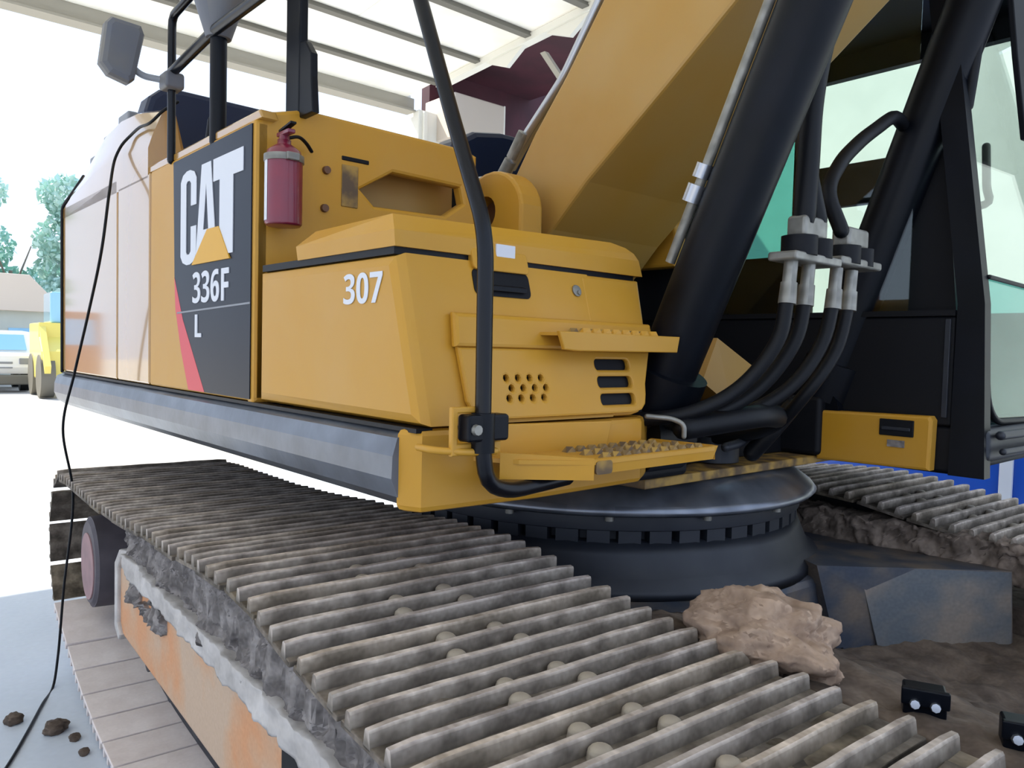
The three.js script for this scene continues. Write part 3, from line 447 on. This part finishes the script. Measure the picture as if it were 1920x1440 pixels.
const ribG = (k) => {                     // one grouser: a worn steel bar with a slightly uneven top
  const w = 0.427, n = 18, S = [];
  for (let i = 0; i <= n; i++) {
    const x = -w + 2 * w * i / n, end = i === 0 || i === n, t = LIFT + 0.004 * fbm(x * 7 + k * 5, k, 0.5, 3) - (end ? 0.004 : 0), e = 0.004 * fbm(x * 9, k * 3, 1.5, 2), f = end ? 0.9 : 1;
    S.push([[x, 0.008, 0.0145 * f], [x, t - 0.005, 0.0095 * f + e], [x, t, 0.006 * f + e], [x, t, -0.006 * f + e], [x, t - 0.005, -0.0095 * f + e], [x, 0.008, -0.014 * f]]);
  }
  const g = uvBox(loft(S)), p = g.attributes.position, col = new Float32Array(p.count * 3);   // tops worn bright, flanks soiled, and shade towards the base painted in
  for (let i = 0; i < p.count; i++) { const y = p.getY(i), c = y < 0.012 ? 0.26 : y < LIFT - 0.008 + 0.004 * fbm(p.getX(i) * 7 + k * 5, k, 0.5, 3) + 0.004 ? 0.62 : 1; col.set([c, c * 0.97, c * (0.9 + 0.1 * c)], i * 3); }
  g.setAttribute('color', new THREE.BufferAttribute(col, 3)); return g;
};
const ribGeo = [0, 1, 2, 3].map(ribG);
const shoeGeo = [0, 1, 2].map((k) => { const g = uvBox(box(-0.427, 0.427, 0, 0.014, -0.1015, 0.1015, 0.004)); const uv = g.attributes.uv; for (let i = 0; i < uv.count; i++) uv.setXY(i, uv.getX(i) + k * 0.37, uv.getY(i) + k * 0.61); return g; });
const boltGeo = uvBox(mergeGeometries([new THREE.SphereGeometry(0.021, 14, 8, 0, Math.PI * 2, 0, Math.PI / 2).scale(1, 0.62, 1), new THREE.CylinderGeometry(0.021, 0.023, 0.02, 14)].map((g) => g.toNonIndexed()).map((g, i) => (i ? g.translate(0, -0.01, 0) : g))).translate(0, 0.024, 0));
const cakeGeo = [0, 1, 2].map((k) => uvBox(lumpBox(-0.36, 0.36, 0.008, 0.016, -0.055, 0.055, [60, 2, 10], 0.014, 8, k * 13)));
for (const [cx, near] of [[-1.293, true], [1.297, false]]) {
  for (let i = 0; i < nShoes; i++) {
    const u = (u0 + i / nShoes) % 1, p = loopCurve.getPointAt(u), t = loopCurve.getTangentAt(u);
    // on the top run the loop goes towards +z, so the outward side is "up" from the tangent
    const s = shareMesh('track_shoe', shoeGeo[i % 3], (p.y < 0.3 && near) ? M.lowerShoe : M.shoe[i % 4], ex);
    s.position.set(cx + rr(-0.004, 0.004), p.y, p.z); s.rotation.x = Math.atan2(-t.y, t.z) + rr(-0.008, 0.008);
    const low = p.y < 0.3 && near;
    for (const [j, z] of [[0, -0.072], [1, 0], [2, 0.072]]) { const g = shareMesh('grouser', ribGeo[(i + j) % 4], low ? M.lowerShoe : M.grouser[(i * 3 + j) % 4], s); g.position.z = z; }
    if (p.y > 0.85 && p.z > (near ? -0.9 : 0.1)) {
      for (const [bx, bz] of [[-0.105, 0.036], [0.07, 0.036], [-0.085, -0.036], [0.05, -0.036]]) { const b = shareMesh('shoe_bolt', boltGeo, M.bolt, s); b.position.set(bx - 0.02, 0, bz); b.rotation.y = rr(0, 1); b.scale.setScalar(rr(0.95, 1.1)); }
      if (near && i % 3 !== 1) shareMesh('caked_mud', cakeGeo[i % 3], M.shoe[(i + 1) % 4], s);
    }
  }
  // chain, idlers, rollers and side frame inside the belt of shoes
  const chain = loopCurve.getSpacedPoints(90).slice(0, 90).map((p) => [p.z, p.y]);
  const cen = [0.05, 0.53], inner = chain.map(([z, y]) => { const p = [z, y]; return [p[0] - Math.sign(p[0] - cen[0]) * Math.min(0.1, Math.max(0, Math.abs(p[0]) - 1.95) * 0.25 + 0), p[1] + (p[1] > 0.53 ? -0.1 : 0.1)]; });
  U('track_chain', prismX(chain.map(([z, y]) => [z, y > 0.53 ? y - 0.012 : y + 0.012]).slice().reverse(), cx - 0.13, cx + 0.13, 0, [inner]), M.darkSteel);
  for (const z of [-1.95, 2.03]) {
    const w = U(z < 0 ? 'drive_sprocket' : 'idler', [cyl([cx - 0.06, 0.55, z], [cx + 0.06, 0.55, z], 0.34, 0.34, 36), cyl([cx - 0.2, 0.55, z], [cx + 0.2, 0.55, z], 0.2, 0.2, 30)], M.darkSteel);
    if (z < 0) {
      mesh('final_drive', [cyl([cx - 0.305, 0.535, z], [cx - 0.05, 0.535, z], 0.225, 0.235, 40), cyl([cx - 0.318, 0.535, z], [cx - 0.304, 0.535, z], 0.2, 0.222, 40)], M.driveGrey, w);
      mesh('hub_cap', cyl([cx - 0.3235, 0.515, z], [cx - 0.317, 0.515, z], 0.165, 0.165, 36), M.pinkPrimer, w);
    }
  }
  for (const z of [-0.4, 0.75]) U('carrier_roller', [cyl([cx - 0.2, 0.9, z], [cx + 0.2, 0.9, z], 0.075), cyl([cx - 0.16, 0.9, z], [cx - 0.12, 0.9, z], 0.1)], M.darkSteel);
  for (let k = 0; k < 8; k++) { const z = -1.25 + k * 0.36; U('track_roller', [cyl([cx - 0.16, 0.24, z], [cx + 0.16, 0.24, z], 0.1, 0.1, 20), cyl([cx - 0.2, 0.24, z], [cx + 0.2, 0.24, z], 0.05, 0.05, 14)], M.darkSteel); }
  const x0 = near ? -1.62 : cx - 0.33, x1 = near ? -0.99 : cx + 0.33;
  const fr = U('track_frame', prismX([[-1.17, 0.45], [-1.12, 0.415], [1.62, 0.415], [1.62, 0.72], [-0.95, 0.77], [-1.1, 0.755], [-1.17, 0.7]].reverse(), x0, x1, 0.02), near ? M.frameYellow : M.mud);
  if (near) {
    mesh('frame_end', prismX([[-1.205, 0.44], [-1.13, 0.40], [-1.1, 0.43], [-1.15, 0.47], [-1.15, 0.70], [-1.09, 0.755], [-0.98, 0.785], [-0.98, 0.81], [-1.12, 0.785], [-1.205, 0.715]].reverse(), -1.635, -1.1, 0.008), M.dust, fr);
    mesh('dust_ledge', lumpBox(-1.655, -1.55, 0.735, 0.81, -0.95, 1.8, [8, 10, 160], 0.018, 6, 3), M.dust, fr);
    mesh('access_hole', box(-1.6235, -1.60, 0.62, 0.72, 0.62, 0.78, 0.01), M.blackMatt, fr);
    for (const [z, y, w] of [[-0.86, 0.68, 0.13], [-0.5, 0.68, 0.14], [-0.68, 0.65, 0.08]]) mesh('mud_clot', lumpBox(-1.64, -1.6, y - w * 0.35, y + w * 0.35, z - w * 0.6, z + w * 0.6, [4, 8, 12], 0.035, 14, z * 9), M.mudGrey, fr);
  }
}

// ---------------------------------------------------------------- mud and earth lying on the undercarriage
U('packed_mud', lumpBox(-1.635, -1.38, 0.77, 0.95, -0.95, 1.85, [10, 26, 320], 0.04, 9, 50, (v) => (v.y > 0.86 ? (v.z < 0.95 ? Math.min(0.045, (v.z + 0.95) * 0.04) : -0.0) : 0)), M.mudGrey);
U('packed_mud', lumpBox(0.86, 1.02, 0.84, 0.985, 0.3, 2.0, [8, 14, 170], 0.04, 10, 80), M.mudBrown);
tag(mesh('dirt_clod', warp(new THREE.IcosahedronGeometry(1, 24), (v) => {
  const n = fbm(v.x * 1.3 + 4, v.y * 1.3, v.z * 1.3), m = fbm(v.x * 5, v.y * 5 + 3, v.z * 5);
  const k = 1 + n * 0.6 + m * 0.12; v.multiplyScalar(k); v.x *= 0.13; v.y *= 0.115; v.z *= 0.2; v.y += v.z * 0.05; v.x -= v.z * 0.08;
  v.add(new THREE.Vector3(-0.74, 0.985, 1.33));
}), M.clay, scene), 'pale brown clod of dirt beside the inner ends of the near track shoes', 'dirt');
{
  const g = new THREE.BoxGeometry(1.85, 0.3, 1.5, 60, 4, 60).translate(0.07, 0.6, 1.72);
  U('mud_bank', warp(g, (v) => {
    if (v.y > 0.7) { const t = THREE.MathUtils.smoothstep(v.x, -0.85, 0.35); v.y = 0.965 - 0.34 * t + 0.07 * fbm(v.x * 4, 2, v.z * 4) + 0.02 * fbm(v.x * 18, 2, v.z * 18); } else v.y = v.y * 0.9 + 0.03 * fbm(v.x * 6, v.y * 6, v.z * 6);
  }), M.mud);
  for (const [x, y, z, lab] of [[-0.74, 1.0, 1.7, 'black metal lug with bright bolt heads sticking out of the dirt, nearer the clod'], [-0.72, 0.995, 1.87, 'black metal lug with a bright bolt head at the right edge of the picture']]) {
    const o = thing('metal_lug', lab, 'lug', [x, y - 0.022, z], 0.5); o.scale.setScalar(0.85);
    mesh('body', [box(-0.03, 0.03, -0.04, 0.035, -0.045, 0.045, 0.006), box(-0.04, -0.025, 0.0, 0.04, -0.05, 0.05, 0.004)], M.black, o);
    for (const s of [-0.022, 0.02]) mesh('bolt', cyl([-0.04, 0.005, s], [-0.052, 0.008, s], 0.012, 0.01, 8), M.steel, o);
  }
}
// crumbs of dirt on the floor
for (const [x, z, r, lab] of [[-1.972, -1.485, 0.035, 'small dark lump of dirt on the floor left of the cable'], [-1.838, -1.295, 0.045, 'larger dark lump of dirt on the floor between cable and track'], [-1.786, -1.177, 0.022, 'tiny dark crumb of dirt on the floor close to the track shoes'], [-1.775, -1.03, 0.02, 'tiny dark crumb of dirt nearest the bottom edge beside the track']]) {
  tag(mesh('dirt_crumb', warp(new THREE.IcosahedronGeometry(r, 3), (v) => { const k = 1 + 0.7 * fbm(v.x * 40 + x * 9, v.y * 40, v.z * 40); v.multiplyScalar(k); v.y *= 0.7; v.add(new THREE.Vector3(x, r * 0.45, z)); }), M.mud, scene), lab, 'dirt');
}

// ---------------------------------------------------------------- fire extinguisher on the hood front
{
  const o = thing('fire_extinguisher', 'red fire extinguisher strapped upright to the front of the yellow hood', 'fire extinguisher', toWorld(-1.443, 2.0, 0.04), PH);
  o.scale.set(1, 0.84, 1);
  const t = mesh('cylinder', lathe([[0.001, 0.0], [0.048, 0.0], [0.054, 0.008], [0.054, 0.235], [0.048, 0.262], [0.028, 0.28], [0.02, 0.285], [0.02, 0.3], [0.001, 0.3]], 32), M.extRed, o);
  mesh('label', (() => { const g = new THREE.CylinderGeometry(0.0548, 0.0548, 0.22, 20, 1, true, Math.PI * 1.12, Math.PI * 0.42); return g.translate(0, 0.125, 0); })(), M.white, o);
  mesh('strap', [lathe([[0.0535, 0.222], [0.058, 0.222], [0.058, 0.245], [0.0535, 0.245]], 32), box(-0.02, 0.02, 0.22, 0.247, 0.052, 0.066, 0.004), box(-0.03, 0.03, 0.2, 0.26, -0.068, -0.05, 0.004)], M.zinc, o);
  mesh('valve', [cyl([0, 0.285, 0], [0, 0.32, 0], 0.018, 0.014, 14), box(-0.012, 0.012, 0.315, 0.33, -0.03, 0.05, 0.004)], M.extRed, o);
  mesh('lever', [hull([[-0.009, 0.33, -0.02], [0.009, 0.33, -0.02], [-0.009, 0.338, -0.02], [0.009, 0.338, -0.02], [-0.009, 0.345, 0.06], [0.009, 0.345, 0.06], [-0.009, 0.352, 0.06], [0.009, 0.352, 0.06]])], M.black, o);
  mesh('hose', hose([[0.01, 0.31, 0], [0.05, 0.325, -0.01], [0.085, 0.315, -0.03], [0.11, 0.295, -0.045]], 0.006, 20), M.rubber, o);
}

// ---------------------------------------------------------------- cable hanging down the side and along the floor
{
  const pts = [[-1.40, 2.61, -1.03], [-1.45, 2.568, -1.04], [-1.485, 2.523, -1.08], [-1.487, 2.53, -1.234], [-1.492, 2.516, -1.344], [-1.51, 2.487, -1.388], [-1.52, 2.46, -1.412], [-1.535, 2.419, -1.411], [-1.58, 2.263, -1.312], [-1.615, 2.02, -1.285], [-1.62, 1.757, -1.484], [-1.635, 1.497, -1.66], [-1.66, 1.25, -1.76], [-1.70, 0.9, -1.80], [-1.735, 0.45, -1.83], [-1.76, 0.12, -1.83], [-1.785, 0.007, -1.78], [-1.85, 0.007, -1.6], [-1.94, 0.007, -1.33], [-2.03, 0.007, -1.08], [-2.15, 0.007, -0.8]].map((p, i) => (i < 13 ? toWorld(...p) : p));
  tag(mesh('power_cable', hose(pts, 0.0058, 200), M.rubber, scene), 'thin black cable hanging down the machine side and running across the floor', 'cable');
}

// ---------------------------------------------------------------- outside
{
  const t = thing('pickup_truck', 'white truck with a pale blue windscreen standing in the yard', 'truck', [-0.45, 0, -25.6], 0);
  mesh('cab_body', [prismX([[0.0, 0.55], [0.1, 0.75], [0.1, 1.1], [-0.7, 1.2], [-1.2, 1.85], [-3.2, 1.9], [-3.3, 0.5]], -1.2, 1.25, 0.05)], M.truckWhite, t);
  mesh('windscreen', hull([[-1.0, 1.27, -0.68], [1.1, 1.27, -0.68], [-0.95, 1.75, -1.03], [1.05, 1.75, -1.03], [-1.0, 1.27, -0.75], [1.1, 1.27, -0.75], [-0.95, 1.75, -1.1], [1.05, 1.75, -1.1]]), M.truckGlass, t);
  for (const s of [-0.95, 1.0]) mesh('headlamp', box(s - 0.18, s + 0.18, 0.85, 1.03, 0.08, 0.13, 0.02), M.grey, t);
  mesh('grille', [box(-0.6, 0.65, 0.86, 0.92, 0.09, 0.125, 0.01), box(-0.6, 0.65, 0.72, 0.76, 0.09, 0.125, 0.01)], M.grey, t);
  mesh('bumper', box(-1.2, 1.2, 0.22, 0.52, -0.1, 0.16, 0.05), M.purlin, t);
  for (const [x, z] of [[-1.0, -0.5], [1.0, -0.5], [-1.0, -2.7], [1.0, -2.7]]) mesh('wheel', cyl([x - 0.12, 0.38, z], [x + 0.12, 0.38, z], 0.38), M.rubber, t);
}
{
  const t = thing('yellow_loader', 'pale yellow machine parked behind the truck, half hidden by the excavator', 'loader', [1.0, 0, -22.4], 0);
  mesh('body', [prismX([[0.1, 0.5], [0.1, 1.3], [-0.5, 1.7], [-0.5, 2.1], [-2.6, 2.1], [-2.6, 0.5]], -0.42, 0.9, 0.05)], M.orangeMach, t);
  mesh('cab', [box(-0.1, 0.85, 2.1, 3.0, -2.2, -0.8, 0.06)], M.truckGlass, t);
  mesh('lift_arm', [hull([[-0.4, 1.9, -0.6], [-0.25, 1.9, -0.6], [-0.4, 2.1, -0.6], [-0.25, 2.1, -0.6], [-0.4, 0.7, 0.5], [-0.25, 0.7, 0.5], [-0.4, 0.9, 0.6], [-0.25, 0.9, 0.6]])], M.orangeMach, t);
  for (const z of [-2.1, -0.3]) mesh('wheel', [cyl([-0.45, 0.6, z], [-0.1, 0.6, z], 0.6)], M.purlin, t);
}
{
  const t = thing('small_house', 'pale house with a sloping roof among the trees behind the truck', 'house', [0.2, 0, -30.2], 0.1);
  mesh('wall', box(-3, 1.8, 0, 2.7, -3, 0), M.whiteWall, t);
  mesh('roof', prismZ([[-3.3, 2.6], [2.1, 2.6], [0.9, 3.9], [-2.2, 3.9]], -3.3, 0.3, 0.03), M.beige, t);
  mesh('window', box(0.3, 1.1, 1.1, 2.0, -0.02, 0.03), M.truckGlass, t);
}
function tree(x, z, h, w, label, mat, n) {
  const t = thing('tree', label, 'tree', [x, 0, z], rr(0, 3));
  mesh('trunk', [cyl([0, 0, 0], [0.1, h * 0.55, 0], 0.16, 0.09, 10), cyl([0.08, h * 0.4, 0], [w * 0.35, h * 0.7, 0.2], 0.07, 0.03, 8), cyl([0.08, h * 0.45, 0], [-w * 0.3, h * 0.75, -0.2], 0.06, 0.03, 8)], M.bark, t);
  const lobes = Array.from({ length: 9 }, () => [rr(-w, w) * 0.55, h * rr(0.35, 0.9), rr(-w, w) * 0.55, w * rr(0.3, 0.5)]);
  const pos = [], nor = [], q = new THREE.Quaternion(), e = new THREE.Euler(), a = new THREE.Vector3();
  for (let i = 0; i < n; i++) {
    const L = lobes[i % lobes.length], r = L[3] * Math.cbrt(rr(0.25, 1)), th = rr(0, 6.283), cz = rr(-1, 1), s = Math.sqrt(1 - cz * cz), c = [L[0] + r * s * Math.cos(th), L[1] + r * cz * 0.8, L[2] + r * s * Math.sin(th)];
    q.setFromEuler(e.set(rr(0, 6), rr(0, 6), rr(0, 6))); const k = rr(0.1, 0.24);
    const C = [[-0.5, 0], [0, -0.28], [0.5, 0], [0, 0.28]].map(([u, v]) => a.set(u * 2 * k, v * 2 * k, 0).applyQuaternion(q).toArray().map((t2, j) => t2 + c[j]));
    const nn = a.set(0, 0, 1).applyQuaternion(q).toArray(); for (const j of [0, 1, 2, 0, 2, 3]) { pos.push(...C[j]); nor.push(...nn); }
  }
  const g = new THREE.BufferGeometry(); g.setAttribute('position', new THREE.Float32BufferAttribute(pos, 3)); g.setAttribute('normal', new THREE.Float32BufferAttribute(nor, 3));
  const f = mesh('foliage', g, mat, t); f.userData.kind = 'stuff';
}
tree(3.4, -36, 9.2, 2.5, 'pale green leafy tree nearest the excavator, behind the parked vehicles', M.leafGlareA, 5000);
tree(-1.8, -39, 11, 2.8, 'tall pale green tree at the left edge of the picture', M.leafGlareA, 5000);
{
  const t = thing('flatbed_truck', 'orange truck in the yard seen as a reflection in the rear side panels', 'truck', [-6.3, 0, -21], 0.2);
  mesh('cab', prismX([[0, 0.6], [0.05, 1.4], [-0.3, 2.4], [-1.7, 2.45], [-1.7, 0.6]], -1.15, 1.15, 0.06), M.orangePaint, t);
  mesh('windscreen', hull([[-1, 1.5, 0.03], [1, 1.5, 0.03], [-0.95, 2.2, -0.2], [0.95, 2.2, -0.2], [-1, 1.5, -0.05], [1, 1.5, -0.05], [-0.95, 2.2, -0.3], [0.95, 2.2, -0.3]]), M.truckGlass, t);
  mesh('load_bed', box(-1.2, 1.2, 0.8, 1.5, -6, -1.9, 0.04), M.orangePaint, t);
  for (const [x, z] of [[-1, -0.7], [1, -0.7], [-1, -4.6], [1, -4.6]]) mesh('wheel', cyl([x - 0.14, 0.48, z], [x + 0.14, 0.48, z], 0.48), M.rubber, t);
}
tree(-8.5, -37, 8.5, 3.0, 'tree standing left of the picture, seen as a reflection in the side panels', M.leafGlareB, 2500);
tree(9.5, -41, 10.0, 3.0, 'darker green tree behind the excavator tail', M.leafGlareB, 5000);
tree(1.9, -46, 9.4, 3.4, 'low bluish green tree in the back row above the truck', M.leafGlareB, 5000);
{
  const t = thing('skid_tank', 'low blue steel tank with white rails beyond the far track', 'tank', toWorld(5.1, 0, -0.6), PH);
  mesh('tank', [box(0, 1.6, 0.3, 1.05, -2.2, 1.6, 0.04)], M.blue, t);
  mesh('rail', [box(-0.03, 0, 0.86, 0.885, -0.1, 0.62, 0.006)], M.white, t);
  mesh('post', [box(-0.05, -0.01, 0.3, 1.05, 0.66, 0.76, 0.006)], M.white, t);
  mesh('skid', [box(0.1, 0.4, 0, 0.3, -2.1, 1.5, 0.01), box(1.2, 1.5, 0, 0.3, -2.1, 1.5, 0.01)], M.grey, t);
}

renderer.render(scene, camera);
